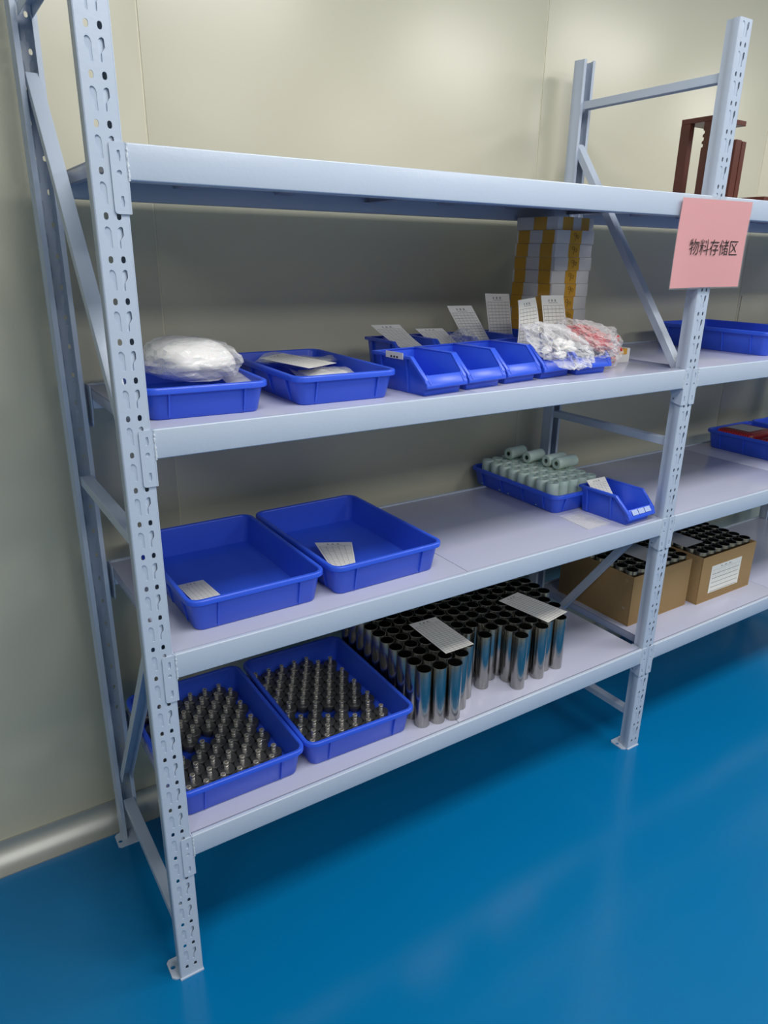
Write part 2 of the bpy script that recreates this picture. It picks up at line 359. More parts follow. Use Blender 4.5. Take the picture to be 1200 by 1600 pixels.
def panel_mesh(wd):
    # pressed sheet panel with folded skirts and two stiffening ribs below
    b = MB(); y0, y1 = 0.0124, D - 0.0124; t = 0.0012; h = 0.006
    b.box(0, wd, y0, y1, -0.0045, 0.0)
    b.box(0, 0.0014, 0.037, D - 0.037, -0.026, -t * 0.9); b.box(wd - 0.0014, wd, 0.037, D - 0.037, -0.026, -t * 0.9)
    b.box(0, 0.012, 0.037, D - 0.037, -0.026, -0.0246); b.box(wd - 0.012, wd, 0.037, D - 0.037, -0.026, -0.0246)
    for k in (1, 2):
        c = wd * k / 3; b.prism([(c - 0.03, -t * 0.9), (c - 0.018, -0.020), (c + 0.018, -0.020), (c + 0.03, -t * 0.9)], lambda p, a: (p[0], a, p[1]), 0.037, D - 0.037)
    b.box(0, wd, y0, y0 + 0.0012, -0.0066, -t * 0.9); b.box(0, wd, y1 - 0.0012, y1, -0.0066, -t * 0.9)
    return b.mesh('shelf_panel', M['shelf'], 30, 0.0011, 2)
PW = (BX1 - BX0) / 2 - 0.0008
PANEL = panel_mesh(PW)
for bay in (0, 1):
    for lv in LEV:
        for back in (0, 1):
            be = obj('beam', BEAM, rack, (bay * L if not back else (bay + 1) * L, D if back else 0, lv), (0, 0, PI if back else 0))
            for me, wm, xo in ((BRK, WELD, 0.0), (BRKM, WELDM, L)):
                k = obj('end_bracket', me, be, (xo, 0, 0))
                obj('weld_bead', wm, be, (xo, 0, 0))
        for k in (0, 1):
            obj('shelf_panel', PANEL, rack, (bay * L + BX0 + k * (PW + 0.0016), 0, lv - 0.002))
SH = [z - 0.002 for z in LEV]
S1, S2, S3, S4 = SH

# ------------------------------------------------------------------ blue trays
def make_tray_meshes(W, Ln, H):
    dr = 0.010; t = 0.0026; ro = 0.022; rh = 0.0115; ov = 0.007
    wb_, lb = W - 2 * (dr + ov), Ln - 2 * (dr + ov)         # base outline
    wt, lt = W - 2 * ov, Ln - 2 * ov                        # top outline
    b = MB()
    rg = [rrect(wb_ - 0.006, lb - 0.006, ro - 0.006, 0.0), rrect(wb_, lb, ro - 0.004, 0.003), rrect(wt, lt, ro, H - 0.003), rrect(wt - 2 * t, lt - 2 * t, ro - t, H - 0.003),
          rrect(wb_ - 2 * t, lb - 2 * t, ro - 0.004 - t, 0.0055), rrect(wb_ - 0.012, lb - 0.012, ro - 0.009, 0.0035)]
    b.rings(rg, 0, True, True, True)
    body = b.mesh('body', M['blue'], 40)
    b = MB()
    rg = [rrect(wt + 0.0005, lt + 0.0005, ro, H - rh * 0.75), rrect(W - 0.0025, Ln - 0.0025, ro + ov - 0.001, H - rh), rrect(W, Ln, ro + ov, H - rh + 0.001), rrect(W, Ln, ro + ov, H - 0.003), rrect(W - 0.002, Ln - 0.002, ro + ov - 0.001, H - 0.0008),
          rrect(W - 0.005, Ln - 0.005, ro + ov - 0.002, H), rrect(wt - 2 * t + 0.003, lt - 2 * t + 0.003, ro - t + 0.001, H), rrect(wt - 2 * t - 0.0004, lt - 2 * t - 0.0004, ro - t, H - 0.0015), rrect(wt - 2 * t - 0.0006, lt - 2 * t - 0.0006, ro - t, H - 0.006)]
    b.rings(rg); rim = b.mesh('rim', M['blue'], 50)
    # vertical rib standing off the tapering wall (local: +y points outwards)
    z1 = H - rh + 0.001; sl = dr / (H - 0.006); hb = 0.004
    q = [(-0.001, hb), (0.0022, hb), (ov - 0.002 - 0.0, z1), (-0.001, z1)]
    def rib(): 
        bb = MB(); sh = lambda z: -dr * (1 - (z - 0.003) / (H - 0.006))
        vs = []
        for x in (-0.0017, 0.0017): vs += [(x, sh(hb) - 0.001, hb), (x, sh(hb) + 0.0022, hb), (x, ov - 0.0022, z1), (x, -0.001, z1)]
        bb.add(vs, [(0, 1, 2, 3), (7, 6, 5, 4), (0, 4, 5, 1), (1, 5, 6, 2), (2, 6, 7, 3), (3, 7, 4, 0)])
        return bb.mesh('rib', M['blue'], 30, 0.0006, 1)
    return dict(body=body, rim=rim, rib=rib(), W=wt, L=lt, H=H)
TB = make_tray_meshes(0.298, 0.418, 0.072)
TS = make_tray_meshes(0.232, 0.385, 0.058)
def tray(T, cx, cy, z, rz, label, grp='blue plastic trays', name='plastic_tray'):
    t = thing(name, label, 'tray', (cx, cy, z), rz, grp)
    obj('body', T['body'], t); obj('rim', T['rim'], t)
    W, Ln = T['W'] / 2, T['L'] / 2
    for s in (-1, 1):
        for fx in (-0.62, 0.62): obj('rib', T['rib'], t, (fx * W, s * Ln, 0), (0, 0, 0 if s > 0 else PI))
        for fy in (-0.72, -0.25, 0.25, 0.72): obj('rib', T['rib'], t, (s * W, fy * Ln, 0), (0, 0, -PI / 2 * s))
    return t
GT = 'blue plastic trays'
tray(TB, 0.223, 0.254, S2, 0.0, 'empty-looking blue tray on the second shelf, next to the left post')
tray(TB, 0.531, 0.253, S2, 0.015, 'blue tray on the second shelf, right of the first, one card leaning in it')
tray(TB, 0.164, 0.249, S1, 0.0, 'blue tray of nickel fittings on the bottom shelf beside the left post')
tray(TB, 0.4675, 0.249, S1, -0.02, 'blue tray of nickel fittings on the bottom shelf beside the standing tubes')
tray(TS, 0.154, 0.238, S3, -0.06, 'shallow blue tray with a big white bag on it, left on the third shelf')
tray(TS, 0.432, 0.236, S3, -0.03, 'shallow blue tray holding clear bags and a card on the third shelf')
tray(TS, 1.290, 0.367, S2, 0.0, 'shallow blue tray full of green-white wrapped rolls on the second shelf')
tray(TB, 2.027, 0.259, S3, 0.02, 'long blue tray behind the middle post on the third shelf of the right bay')
tray(TB, 2.715, 0.254, S3, 0.0, 'blue tray on the third shelf cut off by the right edge of the photo')
tray(TB, 2.433, 0.254, S2, 0.0, 'blue tray with red net packs on the second shelf of the right bay')
tray(TB, 2.7325, 0.254, S2, 0.0, 'blue tray at the far right edge, second shelf, beyond the red packs')

# ------------------------------------------------------------------ blue open-front bins
def make_bin():
    W, Wb, Dp, H = 0.061, 0.0505, 0.168, 0.0765   # half widths top / bottom
    xs = lambda z: Wb + (W - 0.004 - Wb) * min(1, z / H)
    prof = [(0.012, 0.0), (Dp - 0.006, 0.0), (Dp, H), (0.045, H), (0.003, 0.036), (0.0, 0.030), (0.010, 0.019)]
    b = MB(); t = 0.0024
    for s in (-1, 1):
        n = len(prof); vs = [(s * xs(z), y, z) for y, z in prof] + [(s * (xs(z) - t), y, z) for y, z in prof]
        b.add(vs, [tuple(range(n)), tuple(range(n, 2 * n))[::-1]] + [(i, (i + 1) % n, n + (i + 1) % n, n + i) for i in range(n)])
    x0 = xs(0); xh = xs(H)
    b.box(-x0, x0, 0.012, Dp - 0.006, 0.0, 0.003)
    b.add([(-x0, Dp - 0.006, 0), (x0, Dp - 0.006, 0), (xh, Dp, H), (-xh, Dp, H), (-x0, Dp - 0.0086, 0), (x0, Dp - 0.0086, 0), (xh, Dp - 0.0026, H), (-xh, Dp - 0.0026, H)],
          [(0, 1, 2, 3), (7, 6, 5, 4), (0, 4, 5, 1), (1, 5, 6, 2), (2, 6, 7, 3), (3, 7, 4, 0)])
    xa = xs(0.019); b.add([(-x0, 0.012, 0), (x0, 0.012, 0), (xa, 0.010, 0.020), (-xa, 0.010, 0.020), (-x0, 0.0146, 0), (x0, 0.0146, 0), (xa, 0.0126, 0.020), (-xa, 0.0126, 0.020)],
          [(0, 1, 2, 3), (7, 6, 5, 4), (0, 4, 5, 1), (1, 5, 6, 2), (2, 6, 7, 3), (3, 7, 4, 0)])
    body = b.mesh('body', M['blue'], 30, 0.0008, 2)
    # rim running round the back, along the side tops and down the sloping fronts
    b = MB(); path = [(0.0, 0.028), (0.003, 0.036), (0.045, H), (Dp, H)]
    for s in (-1, 1):
        rs = []
        for i, (y, z) in enumerate(path):
            x = xs(z); nz, ny = (0.0, -1.0) if i == 0 else ((0.72, -0.69) if i == 1 else ((0.94, -0.34) if i == 2 else (1, 0)))
            hh = 0.0018; dd = 0.0055
            rs.append([(s * (x - 0.003), y + ny * hh, z + nz * hh), (s * (x + 0.0065), y + ny * hh, z + nz * hh), (s * (x + 0.0065), y - ny * dd, z - nz * dd), (s * (x + 0.0045), y - ny * dd, z - nz * dd), (s * (x + 0.0045), y, z), (s * (x - 0.003), y, z)])
        b.rings(rs, 0, True, True, True)
    xr = xs(H) + 0.0065
    b.box(-xr, xr, Dp - 0.005, Dp + 0.0045, H - 0.0005, H + 0.0018); b.box(-xr, xr, Dp + 0.0022, Dp + 0.0045, H - 0.0055, H)
    rim = b.mesh('rim', M['blue'], 30, 0.0006, 2)
    # sloping front lip with a label slot
    b = MB(); xl = xs(0.03) + 0.0055
    q = [(-0.0015, 0.016), (-0.006, 0.0185), (-0.0045, 0.026), (0.0085, 0.043), (0.0115, 0.042), (0.012, 0.0195)]
    b.prism(q, lambda p, a: (a, p[0], p[1]), -xl, xl)
    for s in (-1, 1):
        b.prism([(-0.006, 0.026), (0.0085, 0.045), (0.0105, 0.044), (-0.004, 0.0245)], lambda p, a: (a, p[0], p[1]), s * (xl - 0.012), s * (xl - 0.009))
    lip = b.mesh('front_lip', M['blue'], 30, 0.0008, 2)
    b = MB(); xz = lambda z: xs(z)
    vs = []
    for y in (-0.003, 0.003): vs += [(xz(0.002) - 0.0005, y, 0.002), (xz(0.002) + 0.0025, y, 0.002), (xz(H) + 0.0045, y, H - 0.004), (xz(H) - 0.0005, y, H - 0.004)]
    b.add(vs, [(0, 1, 2, 3), (7, 6, 5, 4), (0, 4, 5, 1), (1, 5, 6, 2), (2, 6, 7, 3), (3, 7, 4, 0)])
    rib = b.mesh('rib', M['blue'], 30, 0.0008, 1); ribm = mirrored(rib)
    return dict(body=body, rim=rim, front_lip=lip, rib=rib, ribm=ribm)
BIN = make_bin()
def storage_bin(x, y, z, rz, label, grp):
    t = thing('storage_bin', label, 'bin', (x, y, z), rz, grp)
    for k in ('body', 'rim', 'front_lip'): obj(k, BIN[k], t)
    for y in (0.062, 0.145): obj('rib', BIN['rib'], t, (0, y, 0)); obj('rib', BIN['ribm'], t, (0, y, 0))
    return t
FB = 'front row of open blue bins'; BB = 'back row of open blue bins'
A = math.radians(6.3)
tagbin = storage_bin(0.648, 0.0245, S3, A, 'open blue bin with a small white tag on its rim, leftmost in front', FB)
storage_bin(0.774, 0.0425, S3, A, 'second open blue bin from the left in the front row, empty', FB)
storage_bin(0.901, 0.0605, S3, A, 'third open blue bin from the left in the front row, right of the empty one', FB)
storage_bin(1.027, 0.0725, S3, A, 'fourth open blue bin in the front row, under the clear bag of white parts', FB)
storage_bin(1.150, 0.0705, S3, 0.0, 'rightmost open blue bin in the front row, under the red bag', FB)
storage_bin(0.762, 0.262, S3, 0.0, 'leftmost blue bin of the back row, a card slanting out of it', BB)
storage_bin(0.889, 0.262, S3, 0.0, 'second blue bin of the back row, holding a crumpled clear bag', BB)
storage_bin(1.016, 0.262, S3, 0.0, 'third blue bin of the back row with a leaning stock card', BB)
storage_bin(1.1425, 0.264, S3, 0.0, 'fourth blue bin of the back row, in front of the carton stack', BB)
lone = storage_bin(1.347, 0.0165, S2, 0.05, 'single open blue bin on the second shelf beside the middle post', 'lone bin')

LBL = MB().box(-0.0125, 0.0125, -0.0004, 0.0004, -0.0075, 0.0075).mesh('label_insert', M['insert'], 0)
for k in (-1, 0, 1): obj('label_insert', LBL, lone, (0.028 * k, 0.0007, 0.0362), (-0.653, 0, 0))
# ------------------------------------------------------------------ nickel fittings
def fitting_mesh():
    b = MB()
    b.lathe([(0.0120, 0.0), (0.0125, 0.001), (0.0125, 0.0085), (0.0182, 0.0095), (0.0188, 0.0105), (0.0188, 0.0220), (0.0180, 0.0230), (0.0056, 0.0233)], 18, cap0=True, mi=1)
    b.lathe([(0.0056, 0.0230), (0.0053, 0.0236), (0.0053, 0.0310), (0.0048, 0.0315), (0.0053, 0.0320), (0.0053, 0.0365), (0.0061, 0.0370), (0.0061, 0.0400), (0.0057, 0.0404), (0.0045, 0.0402), (0.0042, 0.028)], 16)
    b.lathe([(0.0042, 0.030), (0.0005, 0.030)], 16, mi=1, cap1=True)  # shade inside the bore painted as a dark disc
    return b.mesh('pipe_fitting', [M['chrome'], M['painted_dark_nickel']], 40)
FIT = fitting_mesh()
def fill_fittings(x1, y0, rows, cols, z, rz, c, lab, grp, skip):
    for r in range(rows):
        for k in range(cols):
            if (r, k) in skip: continue
            x = x1 - 0.0385 * k - (0.0193 if r % 2 == 0 else 0.0); y = y0 + 0.0333 * r
            if x < c[0] - 0.113: continue
            hz = 0.0
            o = obj('pipe_fitting', FIT, None, (x + random.uniform(-.0003, .0003), y + random.uniform(-.0003, .0003), z + 0.0037 + hz), (0, 0, random.uniform(0, 6)))
            tag(o, lab, 'fitting', grp)
fill_fittings(0.267, 0.093, 11, 6, S1, 0, (0.166, 0.249), 'nickel-plated hose fitting standing in the left bottom tray by the post', 'fittings in the left bottom tray', {(4, 4), (5, 3)})
fill_fittings(0.5635, 0.093, 11, 6, S1, 0, (0.463, 0.249), 'nickel-plated hose fitting standing in the bottom tray next to the tubes', 'fittings in the bottom tray next to the tubes', {(3, 3), (4, 4), (2, 1), (10, 0)})
# ------------------------------------------------------------------ stainless tubes
def tube_mesh(h, r=0.0192):
    b = MB(); t = 0.0011
    b.lathe([(r - t, 0.0), (r - 0.0002, 0.0), (r, 0.0004), (r, h - 0.0004), (r - 0.0002, h), (r - t, h), (r - t, 0.0)], 26)
    return b.mesh('steel_tube', M['steel'], 45)
TUBE = tube_mesh(0.160)
cols = {0.6425: (0.057, 10), 0.6840: (0.050, 10), 0.7265: (0.0415, 10), 0.7685: (0.068, 9), 0.8100: (0.098, 9), 0.8510: (0.150, 8), 0.8850: None, 0.9245: (0.132, 8),
        0.9645: (0.056, 10), 1.0055: (0.0845, 9), 1.0470: (0.0640, 10), 1.0880: (0.086, 9), 1.1290: (0.0760, 9), 1.1700: (0.136, 8), 1.2105: (0.222, 5)}
SINGLE = {(0.6425, 0.057): 'stainless tube at the front left corner of its cluster, beside the fittings tray', (0.6840, 0.05): 'stainless tube second from the fittings tray in the front row',
          (0.7265, 0.042): 'frontmost stainless tube of the left cluster, third from the fittings tray', (0.8850, 0.108): 'stainless tube standing at the gap between the two clusters',
          (0.9645, 0.056): 'frontmost stainless tube of the right-hand cluster, standing forward alone', (1.0470, 0.064): 'stainless tube at the front of the right-hand cluster, under the card corner',
          (1.1290, 0.076): 'rightmost front stainless tube of the right-hand cluster, under the card end'}
for x, v in cols.items():
    if v is None:
        ys = [0.108, 0.172, 0.2135, 0.255, 0.2965, 0.338, 0.3795, 0.421]
        xs_ = [0.8815, 0.8885, 0.8905, 0.8905, 0.8895, 0.8895, 0.8885, 0.8885]
    else:
        ys = [v[0] + 0.0412 * j for j in range(v[1])]; xs_ = [x] * len(ys)
    left = x < 0.87
    for xx, y in zip(xs_, ys):
        if y > 0.455: continue
        o = obj('steel_tube', TUBE, None, (xx + random.uniform(-.0008, .0008), y + random.uniform(-.0008, .0008), S1))
        lab = 'short stainless tube standing on the bottom shelf in the cluster next to the fittings tray' if left else 'short stainless tube standing on the bottom shelf in the right-hand cluster'
        lab = SINGLE.get((x, round(y, 3)), lab)
        tag(o, lab, 'tube', 'tubes in the cluster next to the tray' if left else 'tubes in the right-hand cluster')

# ------------------------------------------------------------------ cardboard cartons with tubes
def carton(x0, x1, y0, y1, h, z, label, cname, rz=0.0):
    t = thing('cardboard_box', label, 'box', ((x0 + x1) / 2, (y0 + y1) / 2, z), rz, 'open cartons of tubes')
    a, c, th = (x1 - x0) / 2, (y1 - y0) / 2, 0.004
    obj('bottom', MB().box(-a, a, -c, c, 0, th).mesh('bottom', M['card'], 0), t)
    for nm, q in (('wall', (-a, a, -c, -c + th)), ('wall', (-a, a, c - th, c)), ('wall', (-a, -a + th, -c + th, c - th)), ('wall', (a - th, a, -c + th, c - th))):
        obj(nm, MB().box(q[0], q[1], q[2], q[3], th, h).mesh(nm, M['card'], 30, 0.0012, 2), t)
    for zz in (h * 0.87, h * 0.30):   # wire staples on the left seam
        for dy in (0.0, 0.006):
            obj('staple', MB().box(-a - 0.0007, -a + 0.0002, -c + 0.022 + dy, -c + 0.0232 + dy, zz, zz + 0.009).mesh('staple', M['chrome'], 0), t)
    n = int((x1 - x0 - 0.012) / 0.0405); m = int((y1 - y0 - 0.012) / 0.0405)
    for i in range(n):
        for j in range(m):
            xx = (x0 + x1) / 2 + (i - (n - 1) / 2) * 0.0412; yy = (y0 + y1) / 2 + (j - (m - 1) / 2) * 0.0405
            o = obj('steel_tube', TUBEB, None, (xx, yy, z + 0.0045)); tag(o, 'stainless tube packed upright in the ' + cname, 'tube', 'tubes in the ' + cname)
    return t
TUBEB = tube_mesh(0.179)
carton(1.502, 1.798, 0.120, 0.424, 0.172, S1, 'open cardboard box of tubes behind the middle post, no label', 'unlabelled cardboard box')
cj = carton(1.829, 2.137, 0.098, 0.402, 0.172, S1, 'open cardboard box of tubes with a white printed label on its front', 'labelled cardboard box')

# ------------------------------------------------------------------ paper cards and sheets
def sheet(name, pts, material, label=None, cat='card', group=None, parent=None, nu=8, nv=8, bend=0.0, th=0.0005, smooth=60):
    # bilinear sheet from corners: bottom-left, bottom-right, top-right, top-left; optional bow
    bl, br, tr, tl = [Vector(p) for p in pts]
    n = (br - bl).cross(tl - bl).normalized(); vs = []; uvs = []
    for side in (0, 1):
        for j in range(nv + 1):
            for i in range(nu + 1):
                u, v = i / nu, j / nv
                p = (bl * (1 - u) + br * u) * (1 - v) + (tl * (1 - u) + tr * u) * v
                vs.append(p + n * (bend * 4 * v * (1 - v) + (th if side == 0 else 0))); uvs.append((u, v))
    c = sum(vs, Vector()) / len(vs)
    k = (nu + 1) * (nv + 1); fs = []
    for j in range(nv):
        for i in range(nu):
            a = j * (nu + 1) + i
            fs.append((a, a + 1, a + nu + 2, a + nu + 1)); fs.append((k + a, k + a + nu + 1, k + a + nu + 2, k + a + 1))
    edge = [i for i in range(nu)] + [nu + j * (nu + 1) for j in range(nv)] + [k - 1 - i for i in range(nu)] + [(nv - j) * (nu + 1) for j in range(nv)]
    for i in range(len(edge)):
        a, b2 = edge[i], edge[(i + 1) % len(edge)]; fs.append((a, k + a, k + b2, b2))
    me = bpy.data.meshes.new(name); me.from_pydata([tuple(v - c) for v in vs], [], fs); me.materials.append(material)
    ul = me.uv_layers.new(name='UVMap')
    for lp in me.loops: ul.data[lp.index].uv = uvs[lp.vertex_index]
    for p in me.polygons: p.use_smooth = True
    me.set_sharp_from_angle(angle=math.radians(smooth)); me.update()
    o = obj(name, me, None, tuple(c))
    if parent is not None: o.parent = parent; o.location = c - parent.location
    if label: tag(o, label, cat, group)
    return o
zc = S1 + 0.1606
sheet('stock_card', [(0.731, 0.084, zc), (0.823, 0.084, zc), (0.826, 0.256, zc), (0.738, 0.259, zc)], M['print1'], 'white printed card lying on the tubes next to the fittings tray', group='stock cards')
sheet('stock_card', [(1.075, 0.067, zc), (1.168, 0.084, zc), (1.133, 0.252, zc), (1.046, 0.239, zc)], M['print1'], 'white printed card lying on the right-hand cluster of tubes', group='stock cards')
# leaning in the two empty trays
sheet('stock_card', [(0.112, 0.118, S2 + 0.030), (0.168, 0.120, S2 + 0.032), (0.178, 0.270, S2 + 0.0075), (0.120, 0.270, S2 + 0.0075)], M['print2'], 'white printed card lying at the left front of the tray beside the post', group='stock cards')
sheet('stock_card', [(0.433, 0.140, S2 + 0.026), (0.490, 0.128, S2 + 0.026), (0.556, 0.258, S2 + 0.023), (0.474, 0.300, S2 + 0.024)], M['print2'], 'white printed card lying in the second empty tray', group='stock cards')
# cards in the bins of the third shelf
sheet('stock_card', [(0.735, 0.285, S3 + 0.052), (0.806, 0.305, S3 + 0.053), (0.778, 0.395, S3 + 0.108), (0.690, 0.392, S3 + 0.110)], M['print1'], 'printed card slanting out of the leftmost bin of the back row', group='stock cards', bend=-0.004)
sheet('stock_card', [(0.862, 0.330, S3 + 0.045), (0.940, 0.330, S3 + 0.043), (0.912, 0.390, S3 + 0.094), (0.824, 0.390, S3 + 0.096)], M['print1'], 'printed card just showing above the second bin of the back row', group='stock cards')
sheet('stock_card', [(0.975, 0.330, S3 + 0.020), (1.062, 0.330, S3 + 0.018), (1.014, 0.398, S3 + 0.149), (0.931, 0.398, S3 + 0.150)], M['print1'], 'printed card leaning left out of the third bin of the back row', group='stock cards')
sheet('stock_card', [(1.094, 0.395, S3 + 0.014), (1.180, 0.395, S3 + 0.012), (1.158, 0.410, S3 + 0.177), (1.070, 0.410, S3 + 0.179)], M['print1'], 'printed card standing upright in the fourth bin of the back row', group='stock cards')
sheet('stock_card', [(0.985, 0.185, S3 + 0.025), (1.062, 0.180, S3 + 0.030), (1.060, 0.205, S3 + 0.180), (1.002, 0.205, S3 + 0.174)], M['print2'], 'printed card bowed backwards, standing out of the bag of white parts', group='stock cards', bend=0.010)
sheet('stock_card', [(1.094, 0.180, S3 + 0.028), (1.176, 0.180, S3 + 0.028), (1.160, 0.206, S3 + 0.183), (1.080, 0.206, S3 + 0.184)], M['print2'], 'printed card standing straight up behind the red bag', group='stock cards')
sheet('stock_card', [(1.304, 0.120, S2 + 0.030), (1.380, 0.118, S2 + 0.010), (1.358, 0.166, S2 + 0.094), (1.284, 0.168, S2 + 0.093)], M['print2'], 'white printed card tilted in the lone bin by the middle post', group='stock cards')
# grey cards on the cartons
zg = S1 + 0.1845
sheet('grey_card', [(1.618, 0.166, zg), (1.722, 0.148, zg), (1.712, 0.300, zg), (1.608, 0.300, zg)], M['grey'], 'plain grey card on the tubes of the unlabelled box', group='grey cards')
sheet('grey_card', [(1.836, 0.176, zg), (1.934, 0.176, zg), (1.928, 0.300, zg), (1.838, 0.300, zg)], M['grey'], 'plain grey card on the tubes of the labelled box', group='grey cards')
# label on the carton
h = 0.0007
cjl = cj.location
sheet('printed_label', [(1.884, 0.098 - h, S1 + 0.030), (2.058, 0.098 - h, S1 + 0.030), (2.058, 0.098 - h, S1 + 0.132), (1.884, 0.098 - h, S1 + 0.132)], M['print3'], parent=cj, th=0.0004)
# clear document sleeve lying in front of the roll tray
sl = sheet('document_sleeve', [(1.178, 0.052, S2 + 0.0012), (1.272, 0.052, S2 + 0.0012), (1.270, 0.172, S2 + 0.0012), (1.187, 0.169, S2 + 0.0012)], M['zipbag'], 'crinkled clear plastic sleeve with a paper inside, flat on the second shelf', 'plastic sleeve', th=0.0012)
sheet('paper', [(1.184, 0.058, S2 + 0.0006), (1.266, 0.058, S2 + 0.0006), (1.264, 0.160, S2 + 0.0006), (1.192, 0.158, S2 + 0.0006)], M['print4'], parent=sl, th=0.0003)

# ------------------------------------------------------------------ white cartons with ochre tape
NINE = [[(0.62, 0.86), (0.42, 0.95), (0.22, 0.86), (0.20, 0.68), (0.38, 0.58), (0.58, 0.68), (0.64, 0.86), (0.60, 0.50), (0.48, 0.10)], [(0.98, 0.72), (0.84, 0.66), (0.80, 0.44), (0.92, 0.34), (1.08, 0.44), (1.08, 0.64), (0.98, 0.72)]]
def strokes(lines, w, h, r, name, parent, loc, fn):
    b = MB()
    for l in lines: b.tube([fn(p[0] * w, p[1] * h) for p in l], r, 5)
    return obj(name, b.mesh(name, M['ink'], 60), parent, loc)
BW, BD, BH = 0.143, 0.156, 0.0345
ORD = ['lowest', 'second lowest', 'third lowest', 'fourth lowest', 'fifth lowest', 'sixth from the top', 'fifth from the top', 'fourth from the top', 'third from the top', 'second from the top']
def carton_mesh(w, d, h): return MB().box(-w / 2, w / 2, -d / 2, d / 2, 0, h).mesh('carton', M['white'], 30, 0.0012, 2)
CM = carton_mesh(BW, BD, BH - 0.0004)
TL = MB().box(-0.0005, 0.0, -0.0225, 0.0225, -0.0, BH - 0.0008).mesh('tape', M['tape'], 0)      # on the left face
TF = MB().box(-0.0215, 0.0215, -0.0005, 0.0, 0.0, BH - 0.0008).mesh('tape', M['tape'], 0)       # on the front face
for k in range(10):
    lab = 'white carton with ochre tape, ' + ORD[k] + ' in the stack of cartons'
    jx, jy = random.uniform(-0.003, 0.003), random.uniform(-0.002, 0.002)
    jx += 0.004 * (k - 5) / 5
    t = thing('carton', lab, 'box', (1.2830 + jx, 0.378 + jy, S3 + BH * k), random.uniform(-0.02, 0.02), 'stack of white cartons')
    obj('body', CM, t)
    o1, o2 = random.uniform(-0.004, 0.004), random.uniform(-0.005, 0.005)
    obj('tape', TL, t, (-BW / 2, 0.051 + o1, 0.0002)); obj('tape', TL, t, (-BW / 2, -0.046 + o2, 0.0002))
    fx = random.uniform(-0.004, 0.004)
    obj('tape', TF, t, (0.002 + fx, -BD / 2, 0.0002))
    strokes(NINE, 0.022, 0.024, 0.0006, 'handwritten_number', t, (-0.011 + fx, -BD / 2 - 0.0007, 0.005), lambda x, z: (x, 0, z))
t = thing('carton', 'topmost white carton with ochre tape, turned across the stack under the top shelf', 'box', (1.290, 0.385, S3 + BH * 10), 0.10, 'stack of white cartons')
obj('body', carton_mesh(0.156, 0.143, 0.033), t)
obj('tape', TL, t, (-0.078, -0.012, 0)).scale = (1, 1, 0.96)
obj('tape', TF, t, (-0.035, -0.0715, 0)).scale = (1, 1, 0.96); obj('tape', TF, t, (0.040, -0.0715, 0)).scale = (0.8, 1, 0.96)
# small ochre and white carton by the middle post
t = thing('small_carton', 'small white carton with ochre tape behind the red bag near the middle post', 'box', (1.388, 0.232, S3), 0.03)
obj('body', MB().box(-0.030, 0.030, -0.052, 0.052, 0, 0.038).mesh('body', M['white'], 30, 0.001, 2), t)
obj('tape', MB().box(-0.0305, 0.0302, -0.0524, 0.052, 0.022, 0.0384).mesh('tape', M['tape'], 0), t, (0, 0, 0)).scale = (0.55, 1.0, 1.0)

# ------------------------------------------------------------------ wrapped rolls
def roll_mesh(h, r=0.0185):
    b = MB()
    prof = [(0.007, 0.001), (r - 0.003, 0.0), (r, 0.003)]
    for i in range(1, 6): prof.append((r * (1 + 0.02 * math.sin(i * 2.3)), h * i / 6))
    prof += [(r, h - 0.003), (r - 0.003, h), (0.006, h - 0.001), (0.0055, h - 0.008)]
    b.lathe(prof, 18, cap1=True)
    return b.mesh('wrapped_roll', M['wrap'], 50)
ROLL = roll_mesh(0.081)
gr = 'wrapped rolls standing in the tray'
for i in range(5):
    for j in range(8):
        x = 1.2085 + 0.0392 * i + random.uniform(-.0006, .0006); y = 0.2255 + 0.0402 * j + random.uniform(-.0006, .0006)
        o = obj('wrapped_roll', ROLL, None, (x, y, S2 + 0.0037), (0, 0, random.uniform(0, 6)))
        tag(o, 'pale green wrapped roll standing upright in the shallow tray on the second shelf', 'roll', gr)
zr = S2 + 0.0037 + 0.081 + 0.0188
for (x, y, rz, dz, ln, lab) in ((1.262, 0.475, 0.10, 0, 0.9, 'pale green wrapped roll lying on the others, farthest back of four'), (1.281, 0.412, 0.12, 0, 0.9, 'pale green wrapped roll lying on the others, second from the back'),
                                (1.305, 0.352, 0.05, 0, 1.0, 'pale green wrapped roll lying on the others, third from the back'), (1.309, 0.313, 0.05, 0.0, 1.05, 'pale green wrapped roll lying on the others, nearest the camera')):
    o = obj('wrapped_roll', ROLL, None, (x, y, zr + dz), (0, PI / 2, rz)); o.scale = (1, 1, ln)
    tag(o, lab, 'roll', 'wrapped rolls lying on top')

# ------------------------------------------------------------------ bags
def lump(name, c, sx, sy, sz, amp, freq, material, sub=5, seed=0.0, flat=None, ridge=True, keep=0.5):
    bm = bmesh.new(); bmesh.ops.create_icosphere(bm, subdivisions=sub, radius=1.0)
    for v in bm.verts:
        d = v.co.normalized(); q = d * freq + Vector((seed, seed * 2, -seed))
        n = noise.noise(q) * 0.6
        if ridge: n += (0.5 - abs(noise.noise(q * 2.1))) * 0.5 + (0.5 - abs(noise.noise(q * 4.3))) * 0.22
        k = 1 + amp * n
        co = Vector((math.copysign(abs(d.x) ** 0.8, d.x) * sx, math.copysign(abs(d.y) ** 0.8, d.y) * sy, d.z * sz)) * k
        if flat is not None and co.z < flat: co.z = flat + (co.z - flat) * 0.05
        v.co = co
    me = bpy.data.meshes.new(name); bm.to_mesh(me); bm.free(); me.materials.append(material)
    for p in me.polygons: p.use_smooth = material is not M['film']
    return me
bag = thing('plastic_bag', 'large clear plastic bag stuffed with white material on the left tray', 'bag', (0.157, 0.185, S3 + 0.057))
